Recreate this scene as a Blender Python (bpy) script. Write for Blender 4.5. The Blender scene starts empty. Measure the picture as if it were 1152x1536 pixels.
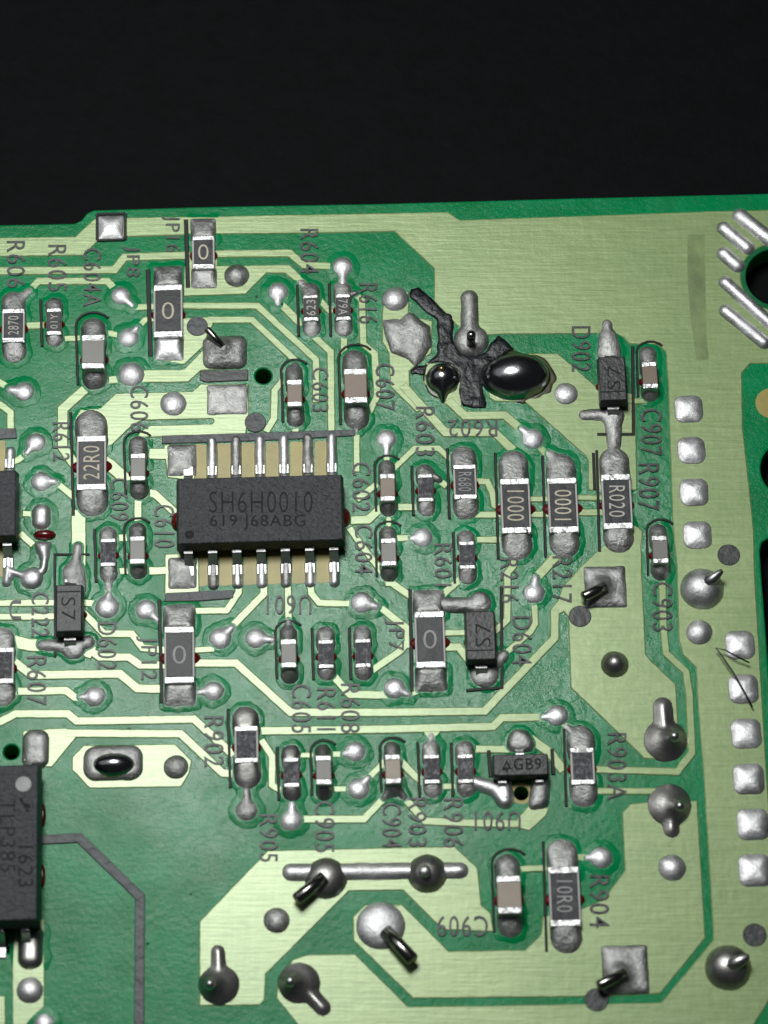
import bpy, math, random
import numpy as np
from mathutils import Matrix, Vector
from mathutils.geometry import tessellate_polygon
random.seed(7); np.random.seed(7)
SC = bpy.context.scene
COL = SC.collection
MM = 0.001

# ------------------------------------------------------------------ camera
TILT = math.radians(22.0)      # camera leans back from straight down
FPX = 5370.0                   # focal length in photo pixels
DIST = 189.1                   # mm, camera to board centre  (28.4 px per mm)
ROT = math.radians(1.57)       # the board lies turned by this much
cam = bpy.data.cameras.new('camera'); camo = bpy.data.objects.new('camera', cam)
COL.objects.link(camo); SC.camera = camo
cam.sensor_fit = 'VERTICAL'; cam.sensor_height = 36.0; cam.sensor_width = 27.0
cam.lens = FPX / 1536.0 * 36.0
cam.clip_start = 0.005; cam.clip_end = 5.0
camo.location = (0, -DIST*math.sin(TILT)*MM, DIST*math.cos(TILT)*MM)
camo.rotation_euler = (TILT, 0, 0)
cam.dof.use_dof = True; cam.dof.focus_distance = 0.1905; cam.dof.aperture_fstop = 58.0
SC.render.resolution_x = 768; SC.render.resolution_y = 1024

# ------------------------------------------------------------------ light
w = bpy.data.worlds.new('World'); SC.world = w; w.use_nodes = True
bg = w.node_tree.nodes['Background']
bg.inputs[0].default_value = (0.80, 0.90, 1.0, 1); bg.inputs[1].default_value = 0.022
def area_lamp(name, loc, target, size, power, color):
    l = bpy.data.lights.new(name, 'AREA'); l.shape = 'DISK'; l.size = size*MM
    l.energy = power; l.color = color
    o = bpy.data.objects.new(name, l); COL.objects.link(o)
    o.location = [c*MM for c in loc]
    d = Vector([a-b for a, b in zip(target, loc)])
    o.rotation_euler = d.to_track_quat('-Z', 'Y').to_euler()
    return o
area_lamp('desk_lamp', (-22, 42, 150), (-6, -4, 0), 56, 0.17, (0.98, 1.0, 0.97))
area_lamp('fill_lamp', (-330, 150, 430), (0, 0, 0), 420, 0.18, (0.95, 0.98, 1.0))  # added fill light, no known fixture: soft light for solder and shadows
SC.view_settings.view_transform = 'Standard'; SC.view_settings.look = 'None'
SC.view_settings.exposure = 0.0; SC.view_settings.gamma = 1.0
SC.view_settings.use_curve_mapping = False

# ------------------------------------------------------------------ pixel -> point on the plane z = h (mm)
CT, ST = math.cos(TILT), math.sin(TILT)
CY, CZ = -DIST*ST, DIST*CT
def P(u, v, h=0.0):
    a = (np.asarray(u, float)-576.0)/FPX; b = -(np.asarray(v, float)-768.0)/FPX
    dx, dy, dz = a, b*CT+ST, b*ST-CT
    s = (h-CZ)/dz
    return s*dx, CY+s*dy
def P2(p, h=0.0):
    x, y = P(p[0], p[1], h); return (float(x), float(y))
def pxmm(v):                    # pixels per mm (across) at row v on the board
    x0, _ = P(576, v); x1, _ = P(577, v); return 1.0/float(x1-x0)

# ------------------------------------------------------------------ materials
def nt(name):
    m = bpy.data.materials.new(name); m.use_nodes = True
    t = m.node_tree; return m, t, t.nodes['Principled BSDF']
def coords(t, scale=(1, 1, 1), rot=0.0):
    g = t.nodes.new('ShaderNodeNewGeometry'); mp = t.nodes.new('ShaderNodeMapping')
    mp.inputs['Scale'].default_value = scale; mp.inputs['Rotation'].default_value = (0, 0, -rot)
    t.links.new(g.outputs['Position'], mp.inputs['Vector']); return mp.outputs['Vector']
def noise(t, vec, scale, detail=4.0, rough=0.55):
    n = t.nodes.new('ShaderNodeTexNoise'); n.inputs['Scale'].default_value = scale
    n.inputs['Detail'].default_value = detail; n.inputs['Roughness'].default_value = rough
    t.links.new(vec, n.inputs['Vector']); return n.outputs['Fac']
def ramp(t, fac, stops):
    r = t.nodes.new('ShaderNodeValToRGB'); e = r.color_ramp.elements
    while len(e) < len(stops): e.new(0.5)
    for k, (p, c) in enumerate(stops):
        e[k].position = p; e[k].color = (c, c, c, 1) if isinstance(c, (int, float)) else tuple(c)+(1,)
    t.links.new(fac, r.inputs['Fac']); return r.outputs['Color']
def bump(t, b, h, strength, dist, prev=None):
    n = t.nodes.new('ShaderNodeBump'); n.inputs['Strength'].default_value = strength
    n.inputs['Distance'].default_value = dist
    t.links.new(h, n.inputs['Height'])
    if prev is not None: t.links.new(prev, n.inputs['Normal'])
    t.links.new(n.outputs['Normal'], b.inputs['Normal']); return n.outputs['Normal']
def simple(name, col, rough, metal=0.0, var=0.0, bscale=0, bstr=0.0, bdist=2e-5, coat=0.0, rvar=0.0, spec=0.5, vscale=900):
    m, t, b = nt(name)
    b.inputs['Base Color'].default_value = tuple(col)+(1,)
    b.inputs['Roughness'].default_value = rough; b.inputs['Metallic'].default_value = metal
    b.inputs['Specular IOR Level'].default_value = spec
    b.inputs['Coat Weight'].default_value = coat; b.inputs['Coat Roughness'].default_value = 0.15
    if var or bstr or rvar:
        v = coords(t)
        if var:
            f = noise(t, v, vscale, 6)
            c = ramp(t, f, [(0.3, [x*(1-var) for x in col]), (0.7, [min(1, x*(1+var)) for x in col])])
            t.links.new(c, b.inputs['Base Color'])
        if rvar:
            f = noise(t, v, vscale*1.7, 5)
            t.links.new(ramp(t, f, [(0.3, max(0, rough-rvar)), (0.7, min(1, rough+rvar))]), b.inputs['Roughness'])
        if bstr: bump(t, b, noise(t, v, bscale, 5), bstr, bdist)
    return m
M = {}
# green solder mask over bare laminate: glossy, slightly uneven, dulled by patches of flux film
m, t, b = nt('solder_mask'); v = coords(t)
big = noise(t, v, 330, 5); fine = noise(t, v, 3400, 6, 0.65); fl = noise(t, v, 750, 8, 0.66)
c = ramp(t, big, [(0.3, (0.0003, 0.20, 0.056)), (0.55, (0.0004, 0.25, 0.082)), (0.75, (0.0005, 0.295, 0.112))])
film = ramp(t, fl, [(0.60, 0.0), (0.76, 0.03)])
mx = t.nodes.new('ShaderNodeMixRGB'); t.links.new(film, mx.inputs[0]); t.links.new(c, mx.inputs[1]); mx.inputs[2].default_value = (0.30, 0.42, 0.36, 1)
vo = t.nodes.new('ShaderNodeTexVoronoi'); vo.inputs['Scale'].default_value = 620.0; t.links.new(v, vo.inputs['Vector'])
pit = ramp(t, vo.outputs['Distance'], [(0.035, 1.0), (0.075, 0.0)]); pg = ramp(t, noise(t, v, 210, 2), [(0.52, 0.0), (0.56, 0.9)])
pm_ = t.nodes.new('ShaderNodeMath'); pm_.operation = 'MULTIPLY'; t.links.new(pit, pm_.inputs[0]); t.links.new(pg, pm_.inputs[1])
mx2 = t.nodes.new('ShaderNodeMixRGB'); t.links.new(pm_.outputs[0], mx2.inputs[0]); t.links.new(mx.outputs[0], mx2.inputs[1]); mx2.inputs[2].default_value = (0.004, 0.012, 0.006, 1)
t.links.new(mx2.outputs[0], b.inputs['Base Color'])
t.links.new(ramp(t, pm_.outputs[0], [(0.0, 0.17), (0.6, 0.0)]), b.inputs['Specular IOR Level'])
t.links.new(ramp(t, fl, [(0.36, 0.15), (0.66, 0.29)]), b.inputs['Roughness'])
b.inputs['Specular IOR Level'].default_value = 0.27
n1 = bump(t, b, big, 0.25, 6e-5); n2 = bump(t, b, fine, 0.8, 3.4e-5, n1); bump(t, b, fl, 0.5, 3.5e-5, n2)
wet = noise(t, v, 1250, 6, 0.6); patchy = noise(t, v, 120, 3)          # dried flux: a thin glossy, wrinkled film in patches
bn = t.nodes.new('ShaderNodeBump'); bn.inputs['Strength'].default_value = 1.0; bn.inputs['Distance'].default_value = 1.6e-4
t.links.new(wet, bn.inputs['Height']); t.links.new(bn.outputs['Normal'], b.inputs['Coat Normal'])
gd = t.nodes.new('ShaderNodeTexGradient'); gd.gradient_type = 'SPHERICAL'      # residue lies round the hand-soldered middle of the board
gm_ = t.nodes.new('ShaderNodeMapping'); gm_.vector_type = 'TEXTURE'; gm_.inputs['Location'].default_value = (-0.003, -0.0035, 0); gm_.inputs['Scale'].default_value = (0.024, 0.019, 0.1)
gg = t.nodes.new('ShaderNodeNewGeometry'); t.links.new(gg.outputs['Position'], gm_.inputs['Vector']); t.links.new(gm_.outputs['Vector'], gd.inputs['Vector'])
fz = t.nodes.new('ShaderNodeMath'); fz.operation = 'MULTIPLY'; fz.use_clamp = True
t.links.new(ramp(t, gd.outputs['Fac'], [(0.0, 0.0), (0.35, 1.0)]), fz.inputs[0]); t.links.new(ramp(t, patchy, [(0.34, 0.1), (0.55, 1.0)]), fz.inputs[1])
t.links.new(fz.outputs[0], b.inputs['Coat Weight']); b.inputs['Coat Roughness'].default_value = 0.12
M['mask'] = m
M['collar'] = simple('solder_mask_collar', (0.003, 0.15, 0.048), 0.25, var=0.25, bscale=1500, bstr=0.5, bdist=5e-5, spec=0.5)
# copper seen through the thin mask: pale yellow-green, brushed along the board
m, t, b = nt('copper_under_mask'); v = coords(t, (0.06, 1, 1), ROT); v2 = coords(t); v3 = coords(t, (1, 0.08, 1), ROT)
st = noise(t, v, 7000, 4, 0.7); bl = noise(t, v2, 170, 5); sp = noise(t, v2, 1800, 6); st2 = noise(t, v3, 5200, 3, 0.6)
mm1 = t.nodes.new('ShaderNodeMath'); mm1.operation = 'MULTIPLY_ADD'; t.links.new(st2, mm1.inputs[0]); mm1.inputs[1].default_value = 0.35; t.links.new(st, mm1.inputs[2])
c1 = ramp(t, mm1.outputs[0], [(0.45, (0.24, 0.345, 0.128)), (0.67, (0.295, 0.395, 0.165)), (0.92, (0.355, 0.455, 0.21))])
c2 = ramp(t, bl, [(0.3, (0.82, 0.88, 0.85)), (0.65, (1.0, 1.0, 1.0))])
mx = t.nodes.new('ShaderNodeMixRGB'); mx.blend_type = 'MULTIPLY'; mx.inputs[0].default_value = 1
t.links.new(c1, mx.inputs[1]); t.links.new(c2, mx.inputs[2])
t.links.new(mx.outputs[0], b.inputs['Base Color'])
b.inputs['Metallic'].default_value = 0.20; b.inputs['Roughness'].default_value = 0.35
b.inputs['Coat Weight'].default_value = 0.62; b.inputs['Coat Roughness'].default_value = 0.27
n1 = bump(t, b, st, 0.6, 2.2e-5); bump(t, b, sp, 0.5, 2.2e-5, n1)
M['copper'] = m
def solder(name, col, rough, bstr, rv=0.08, spots=0.0):
    m, t, b = nt(name); v = coords(t)
    b.inputs['Metallic'].default_value = 1.0
    a = noise(t, v, 1700, 8, 0.72); g = noise(t, v, 5200, 4, 0.6); l = noise(t, v, 600, 3)
    c = ramp(t, a, [(0.32, [x*(0.80-spots) for x in col]), (0.6, col), (0.8, [min(1, x*1.12) for x in col])])
    t.links.new(c, b.inputs['Base Color'])
    t.links.new(ramp(t, l, [(0.3, rough-rv), (0.7, rough+rv)]), b.inputs['Roughness'])
    n1 = bump(t, b, a, min(1, bstr*2), 1.0e-4); bump(t, b, g, min(1, bstr*2), 4e-5, n1)
    return m
M['solder'] = solder('solder_bright', (0.80, 0.80, 0.81), 0.50, 0.20, 0.08, 0.1)
M['dull'] = solder('solder_dull', (0.54, 0.54, 0.53), 0.50, 0.36, 0.08, 0.34)
M['gloss'] = solder('solder_glossy', (0.50, 0.49, 0.47), 0.38, 0.10, 0.06)
M['burnt'] = solder('solder_burnt', (0.34, 0.34, 0.35), 0.19, 0.06, 0.04)
M['tin'] = simple('tinned_terminal', (0.66, 0.66, 0.66), 0.42, 1.0, var=0.28, bscale=1900, bstr=1.0, bdist=1.3e-4, rvar=0.14, vscale=1500)
M['lead'] = simple('tinned_lead', (0.52, 0.52, 0.52), 0.36, 1.0, var=0.2, bscale=2200, bstr=0.6, bdist=5e-5)
M['pin'] = simple('component_pin', (0.28, 0.27, 0.25), 0.22, 1.0, var=0.25, bscale=1500, bstr=0.2)
M['brass'] = simple('brass_pin_end', (0.55, 0.42, 0.22), 0.35, 1.0, var=0.2)
M['plastic'] = simple('black_moulding', (0.020, 0.023, 0.030), 0.44, var=0.5, bscale=5600, bstr=1.0, bdist=8e-5, vscale=3500)
M['plastic2'] = simple('smooth_black_moulding', (0.020, 0.021, 0.024), 0.40, var=0.3, bscale=4500, bstr=0.8, bdist=5e-5, vscale=2500)
M['engrave'] = simple('dark_marking', (0.004, 0.004, 0.005), 0.75)
M['resist'] = simple('black_resistor_glaze', (0.016, 0.016, 0.022), 0.44, var=0.4, bscale=1600, bstr=0.6, bdist=6e-5, spec=0.4)
m, t, b = nt('scuffed_resistor_glaze'); v = coords(t); f = noise(t, v, 4200, 5, 0.7)
t.links.new(ramp(t, f, [(0.42, (0.02, 0.02, 0.027)), (0.53, (0.06, 0.06, 0.075)), (0.66, (0.26, 0.25, 0.27))]), b.inputs['Base Color'])
b.inputs['Roughness'].default_value = 0.42; bump(t, b, f, 0.9, 7e-5)
M['scuff'] = m
M['ceramic'] = simple('alumina_ceramic', (0.52, 0.51, 0.50), 0.5, var=0.12)
M['capbrown'] = simple('brown_capacitor_ceramic', (0.23, 0.165, 0.125), 0.42, var=0.14, bscale=3000, bstr=0.15)
M['capgrey'] = simple('grey_capacitor_ceramic', (0.22, 0.215, 0.20), 0.42, var=0.12, bscale=3000, bstr=0.15)
M['captan'] = simple('tan_capacitor_ceramic', (0.34, 0.275, 0.215), 0.42, var=0.12, bscale=3000, bstr=0.15)
M['glue'] = simple('red_adhesive', (0.12, 0.004, 0.005), 0.25, var=0.2, coat=0.6)
M['ink'] = simple('dark_grey_print_ink', (0.030, 0.037, 0.036), 0.42, var=0.35, bscale=2500, bstr=0.8, bdist=5e-5, spec=0.5)
M['inkline'] = simple('black_print_line', (0.006, 0.008, 0.008), 0.5, spec=0.3)
M['inkgrey'] = simple('grey_print_ink', (0.070, 0.078, 0.084), 0.45, var=0.30, bscale=2200, bstr=0.9, bdist=9e-5, vscale=1500)
M['inkburnt'] = simple('charred_print_ink', (0.009, 0.010, 0.014), 0.32, spec=0.3, var=0.5, bscale=1300, bstr=1.0, bdist=1.2e-4, vscale=1200)
M['flux'] = simple('burnt_flux', (0.045, 0.050, 0.012), 0.30, var=0.6, bscale=1100, bstr=0.5, bdist=4e-5, vscale=700)
M['marking'] = simple('pale_marking', (0.60, 0.58, 0.53), 0.6, var=0.15)
M['marking2'] = simple('beige_marking', (0.66, 0.60, 0.47), 0.6, var=0.2)
M['marking3'] = simple('faded_marking', (0.34, 0.34, 0.35), 0.5, var=0.3)
M['laminate'] = simple('bare_laminate', (0.40, 0.335, 0.085), 0.4, var=0.16, bscale=1500, bstr=0.3, bdist=3e-5)
M['edge'] = simple('laminate_edge', (0.010, 0.10, 0.030), 0.4, var=0.3)
M['stain'] = simple('old_adhesive_stain', (0.22, 0.305, 0.12), 0.36, var=0.3, bscale=1200, bstr=0.6, bdist=4e-5, vscale=500)
M['hair'] = simple('dark_fibre', (0.012, 0.010, 0.008), 0.35)
m, t, b = nt('dark_table'); v = coords(t); f = noise(t, v, 900, 8, 0.6); s2 = noise(t, v, 90, 4)
c = ramp(t, f, [(0.35, (0.0012, 0.0015, 0.0020)), (0.7, (0.0028, 0.0032, 0.0042))])
vor = t.nodes.new('ShaderNodeTexVoronoi'); vor.inputs['Scale'].default_value = 95.0; t.links.new(v, vor.inputs['Vector'])
spk = ramp(t, vor.outputs['Distance'], [(0.010, 1.0), (0.026, 0.0)])
gate = ramp(t, s2, [(0.50, 0.0), (0.56, 0.5)])
mu = t.nodes.new('ShaderNodeMath'); mu.operation = 'MULTIPLY'; t.links.new(spk, mu.inputs[0]); t.links.new(gate, mu.inputs[1])
mx = t.nodes.new('ShaderNodeMixRGB'); t.links.new(mu.outputs[0], mx.inputs[0]); t.links.new(c, mx.inputs[1]); mx.inputs[2].default_value = (0.20, 0.14, 0.07, 1)
t.links.new(mx.outputs[0], b.inputs['Base Color']); b.inputs['Roughness'].default_value = 0.62
b.inputs['Specular IOR Level'].default_value = 0.08
bump(t, b, f, 0.4, 1e-4)
M['table'] = m

# ------------------------------------------------------------------ mesh helpers (mm in, metres out)
def link(name, mesh, mat=None, parent=None, pmat=None):
    o = bpy.data.objects.new(name, mesh); COL.objects.link(o)
    if mat and not mesh.materials: mesh.materials.append(M[mat])
    if parent is not None:
        o.parent = parent
        if pmat is not None: o.matrix_parent_inverse = pmat.inverted()
    return o
def mesh(name, verts, faces, smooth=False):
    me = bpy.data.meshes.new(name)
    me.from_pydata([(x*MM, y*MM, z*MM) for x, y, z in verts], [], faces); me.update()
    if smooth: me.polygons.foreach_set('use_smooth', [True]*len(me.polygons))
    return me
def area2(p): return sum(p[i][0]*p[(i+1) % len(p)][1]-p[(i+1) % len(p)][0]*p[i][1] for i in range(len(p)))
def offset(p, d):               # p counter-clockwise; d > 0 grows
    n = len(p); out = []
    for i in range(n):
        a, b_, c = Vector(p[i-1]), Vector(p[i]), Vector(p[(i+1) % n])
        e1, e2 = (b_-a), (c-b_)
        if e1.length < 1e-9 or e2.length < 1e-9: out.append(tuple(b_)); continue
        e1.normalize(); e2.normalize()
        n1, n2 = Vector((e1.y, -e1.x)), Vector((e2.y, -e2.x)); m_ = n1+n2
        k = m_.length_squared
        m_ = m_*(2/k) if k > 0.3 else n1
        out.append(tuple(b_+m_*d))
    return out
def plate(name, outer, holes, rings, mat, parent=None, pmat=None, smooth=False):
    """outer, holes: mm points; rings: [(grow, z), ...] from the top down."""
    loops = []
    for k, lp in enumerate([outer]+list(holes)):
        lp = list(lp); a = area2(lp)
        if (a < 0) == (k == 0): lp.reverse()
        loops.append(lp)
    verts, faces = [], []
    tess_in = [[Vector((x, y, 0)) for x, y in offset(lp, rings[0][0])] for lp in loops]
    tris = tessellate_polygon(tess_in)
    flat = [q for lp in tess_in for q in lp]
    verts += [(q.x, q.y, rings[0][1]) for q in flat]
    for a, b_, c in tris:
        A, B, C = flat[a], flat[b_], flat[c]
        faces.append((a, b_, c) if (B-A).cross(C-A).z > 0 else (a, c, b_))
    base = []; k = 0
    for lp in loops: base.append(k); k += len(lp)
    for li, lp in enumerate(loops):
        prev = [base[li]+i for i in range(len(lp))]
        for g, z in rings[1:]:
            o = len(verts); verts += [(x, y, z) for x, y in offset(lp, g)]
            cur = [o+i for i in range(len(lp))]; n = len(lp)
            for i in range(n):
                j = (i+1) % n; faces.append((prev[i], cur[i], cur[j], prev[j]))
            prev = cur
    return link(name, mesh(name, verts, faces, smooth), mat, parent, pmat)
def strip_outline(pts, w):      # pts mm, w mm or list
    n = len(pts); L, R = [], []
    for i in range(n):
        p = Vector(pts[i]); ww = (w[i] if isinstance(w, (list, tuple)) else w)/2
        if i == 0: d = Vector(pts[1])-p; nn = Vector((-d.y, d.x)).normalized()
        elif i == n-1: d = p-Vector(pts[i-1]); nn = Vector((-d.y, d.x)).normalized()
        else:
            d1 = (p-Vector(pts[i-1])).normalized(); d2 = (Vector(pts[i+1])-p).normalized()
            n1, n2 = Vector((-d1.y, d1.x)), Vector((-d2.y, d2.x)); s = n1+n2
            nn = s*(2/max(s.length_squared, 0.6))
        L.append(tuple(p+nn*ww)); R.append(tuple(p-nn*ww))
    return L+R[::-1]
def circle(cx, cy, r, n=40): return [(cx+r*math.cos(2*math.pi*i/n), cy+r*math.sin(2*math.pi*i/n)) for i in range(n)]
def bevel_box(name, x0, x1, y0, y1, z0, z1, bv, draft=0.0):
    """box with chamfered top and corner edges; draft narrows the top."""
    def ring(g, z, c):
        a0, a1, b0, b1 = x0-g, x1+g, y0-g, y1+g
        return [(a0+c, b0, z), (a1-c, b0, z), (a1, b0+c, z), (a1, b1-c, z), (a1-c, b1, z), (a0+c, b1, z), (a0, b1-c, z), (a0, b0+c, z)]
    rs = [ring(0, z0, bv*0.6), ring(-draft, z1-bv, bv*0.6), ring(-draft-bv*0.3, z1-bv*0.3, bv*0.8), ring(-draft-bv, z1, bv*0.7)]
    verts = [q for r in rs for q in r]; faces = [tuple(range(7, -1, -1)), tuple(range(24, 32))]
    for k in range(3):
        for i in range(8):
            j = (i+1) % 8; faces.append((k*8+i, k*8+j, k*8+8+j, k*8+8+i))
    return mesh(name, verts, faces)
def tube(name, pts, radii, n=12, cap=True):
    verts, faces = [], []
    for k, p in enumerate(pts):
        p = Vector(p); d = (Vector(pts[min(k+1, len(pts)-1)])-Vector(pts[max(k-1, 0)])).normalized()
        a = Vector((0, 0, 1)) if abs(d.z) < 0.9 else Vector((1, 0, 0))
        e1 = d.cross(a).normalized(); e2 = d.cross(e1)
        for i in range(n):
            q = p+(e1*math.cos(2*math.pi*i/n)+e2*math.sin(2*math.pi*i/n))*radii[k]; verts.append(tuple(q))
        if k:
            for i in range(n):
                j = (i+1) % n; faces.append(((k-1)*n+i, (k-1)*n+j, k*n+j, k*n+i))
    if cap: faces.append(tuple(range(n-1, -1, -1))); faces.append(tuple(range((len(pts)-1)*n, len(pts)*n)))
    me = mesh(name, verts, faces, True); return me
def ellipsoid(name, a, b_, c, z, n=20, k=8):
    verts = [(0, 0, z+c)]; faces = []
    for i in range(1, k+1):
        ph = math.pi/2*i/k*1.25
        for j in range(n):
            th = 2*math.pi*j/n; verts.append((a*math.sin(ph)*math.cos(th), b_*math.sin(ph)*math.sin(th), z+c*math.cos(ph)))
    for j in range(n): faces.append((0, 1+j, 1+(j+1) % n))
    for i in range(k-1):
        for j in range(n):
            q = 1+i*n; faces.append((q+j, q+n+j, q+n+(j+1) % n, q+(j+1) % n))
    return mesh(name, verts, faces, True)

# ---- solder: a smooth height field over a signed-distance outline, sinking under the board at its rim
def to_mm(s):
    k = s[0]
    if k == 'c': return ('c',)+P2(s[1:3])+(s[3]/pxmm(s[2]),)
    if k == 'cap':
        r1 = s[6] if len(s) > 6 else s[5]
        return ('cap',)+P2(s[1:3])+P2(s[3:5])+(s[5]/pxmm(s[2]), r1/pxmm(s[4]))
    if k == 'box': q = pxmm(s[2]); return ('box',)+P2(s[1:3])+(s[3]/q, s[4]/q/CT, s[5]/q)
    if k == 'ell': q = pxmm(s[2]); return ('ell',)+P2(s[1:3])+(s[3]/q, s[4]/q/CT, s[5])
    if k == 'poly': return ('poly', [P2(p) for p in s[1]])
def sdf(s, X, Y):
    k = s[0]
    if k == 'c': return s[3]-np.hypot(X-s[1], Y-s[2])
    if k == 'cap':
        ax, ay, bx, by, r0, r1 = s[1:]; dx, dy = bx-ax, by-ay; L = dx*dx+dy*dy+1e-12
        tt = np.clip(((X-ax)*dx+(Y-ay)*dy)/L, 0, 1)
        return r0+(r1-r0)*tt-np.hypot(X-ax-tt*dx, Y-ay-tt*dy)
    if k == 'box':
        c, n = math.cos(ROT), math.sin(ROT); x, y = X-s[1], Y-s[2]
        lx, ly = np.abs(c*x+n*y)-s[3]/2+s[5], np.abs(-n*x+c*y)-s[4]/2+s[5]
        return s[5]-(np.hypot(np.maximum(lx, 0), np.maximum(ly, 0))+np.minimum(np.maximum(lx, ly), 0))
    if k == 'ell':
        c, n = math.cos(s[5]), math.sin(s[5]); x, y = X-s[1], Y-s[2]; lx, ly = c*x+n*y, -n*x+c*y
        q = np.hypot(lx/s[3], ly/s[4]); return (1-q)*min(s[3], s[4])
    pts = s[1]; d = np.full(X.shape, 1e9); ins = np.zeros(X.shape, bool); n = len(pts)
    for i in range(n):
        ax, ay = pts[i]; bx, by = pts[(i+1) % n]; dx, dy = bx-ax, by-ay; L = dx*dx+dy*dy+1e-12
        tt = np.clip(((X-ax)*dx+(Y-ay)*dy)/L, 0, 1); d = np.minimum(d, np.hypot(X-ax-tt*dx, Y-ay-tt*dy))
        cr = ((ay > Y) != (by > Y)) & (X < (bx-ax)*(Y-ay)/(by-ay+1e-15)+ax); ins ^= cr
    return np.where(ins, d, -d)
def extent(s):
    k = s[0]
    if k == 'c': return s[1]-s[3], s[1]+s[3], s[2]-s[3], s[2]+s[3]
    if k == 'cap':
        r = max(s[5], s[6]); return min(s[1], s[3])-r, max(s[1], s[3])+r, min(s[2], s[4])-r, max(s[2], s[4])+r
    if k == 'box': return s[1]-s[3]*.6, s[1]+s[3]*.6, s[2]-s[4]*.6, s[2]+s[4]*.6
    if k == 'ell': q = max(s[3], s[4]); return s[1]-q, s[1]+q, s[2]-q, s[2]+q
    xs = [p[0] for p in s[1]]; ys = [p[1] for p in s[1]]; return min(xs), max(xs), min(ys), max(ys)
def field(shapes, pad, step, k):
    S = [to_mm(s) for s in shapes]; E = np.array([extent(s) for s in S])
    xs = np.arange(E[:, 0].min()-pad, E[:, 1].max()+pad+step, step); ys = np.arange(E[:, 2].min()-pad, E[:, 3].max()+pad+step, step)
    X, Y = np.meshgrid(xs, ys); D = None
    for s in S:
        d = sdf(s, X, Y)
        if D is None: D = d
        else:
            h = np.clip(0.5+0.5*(d-D)/k, 0, 1); D = D*(1-h)+d*h+k*h*(1-h)
    return X, Y, D
def grid_mesh(name, X, Y, Z, keepv):
    ny, nx = X.shape
    kf = keepv[:-1, :-1] | keepv[1:, :-1] | keepv[:-1, 1:] | keepv[1:, 1:]
    idx = np.arange(nx*ny).reshape(ny, nx)
    F = np.stack([idx[:-1, :-1][kf], idx[:-1, 1:][kf], idx[1:, 1:][kf], idx[1:, :-1][kf]], 1)
    used = np.unique(F); rem = -np.ones(nx*ny, int); rem[used] = np.arange(len(used)); F = rem[F]
    V = np.stack([X.ravel(), Y.ravel(), Z.ravel()], 1)[used]*MM
    me = bpy.data.meshes.new(name); me.vertices.add(len(V)); me.vertices.foreach_set('co', V.ravel())
    me.loops.add(F.size); me.loops.foreach_set('vertex_index', F.ravel())
    me.polygons.add(len(F)); me.polygons.foreach_set('loop_start', np.arange(0, F.size, 4)); me.polygons.foreach_set('loop_total', np.full(len(F), 4))
    me.update(calc_edges=True); me.polygons.foreach_set('use_smooth', np.ones(len(F), bool)); return me
def blob(name, parent, shapes, h, edge, mat, pmat=None, z0=0.0, step=0.055, k=0.12, power=0.7, bumps=(), rampf=None, wob=0.03, blur=6):
    X, Y, D = field(shapes, 0.12, step, k)
    rs = np.random.rand(4)*9
    D = D + wob*0.6*(np.sin(X*3.1+rs[0])*np.sin(Y*2.7+rs[1])+0.6*np.sin(X*6.3+rs[2]+Y*5.1))*0.5
    s = np.clip(D/edge, 0, 1); Z = h*(1-(1-s)**2)**power
    if rampf is not None: Z = Z*rampf(X, Y)
    for _ in range(blur):
        Zp = np.pad(Z, 1, mode='edge')
        Z = np.where(D > 0, 0.36*Z+0.12*(Zp[:-2, 1:-1]+Zp[2:, 1:-1]+Zp[1:-1, :-2]+Zp[1:-1, 2:])+0.04*(Zp[:-2, :-2]+Zp[2:, 2:]+Zp[2:, :-2]+Zp[:-2, 2:]), 0)
    for (u, v, r, hb) in bumps:
        bx, by = P2((u, v)); r = r/pxmm(v); Z = Z+hb*np.exp(-((X-bx)**2+(Y-by)**2)/r**2)*(D > 0)
    Z = np.where(D > 0, Z, np.maximum(D*1.5, -0.10))+z0
    return link(name, grid_mesh(name, X, Y, Z, D > -0.02), mat, parent, pmat)
AREAS_MM = []
def collar(shapes, wd=0.40, hh=0.062):
    X, Y, D = field(shapes, wd+0.1, 0.065, 0.12)
    D = D+0.05*np.sin(X*4.1+1)*np.sin(Y*3.3)+0.02*np.sin(X*9+Y*7)
    q = np.clip(-D/wd, 0, 1); Z = np.where(D > 0, hh*(1-1.2*D), hh*(1-q)**0.85)
    Z = np.where(q >= 1, -0.02, Z)
    keep = (D > -wd-0.02) & (D < 0.03)
    for a in AREAS_MM:
        A = ('poly', a); e = extent(A)
        if e[1] < X.min() or e[0] > X.max() or e[3] < Y.min() or e[2] > Y.max(): continue
        keep &= sdf(A, X, Y) < 0.0
    if not keep.any(): return None
    return link('mask_collar', grid_mesh('mask_collar', X, Y, Z, keep), 'mask', BOARD)

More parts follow.
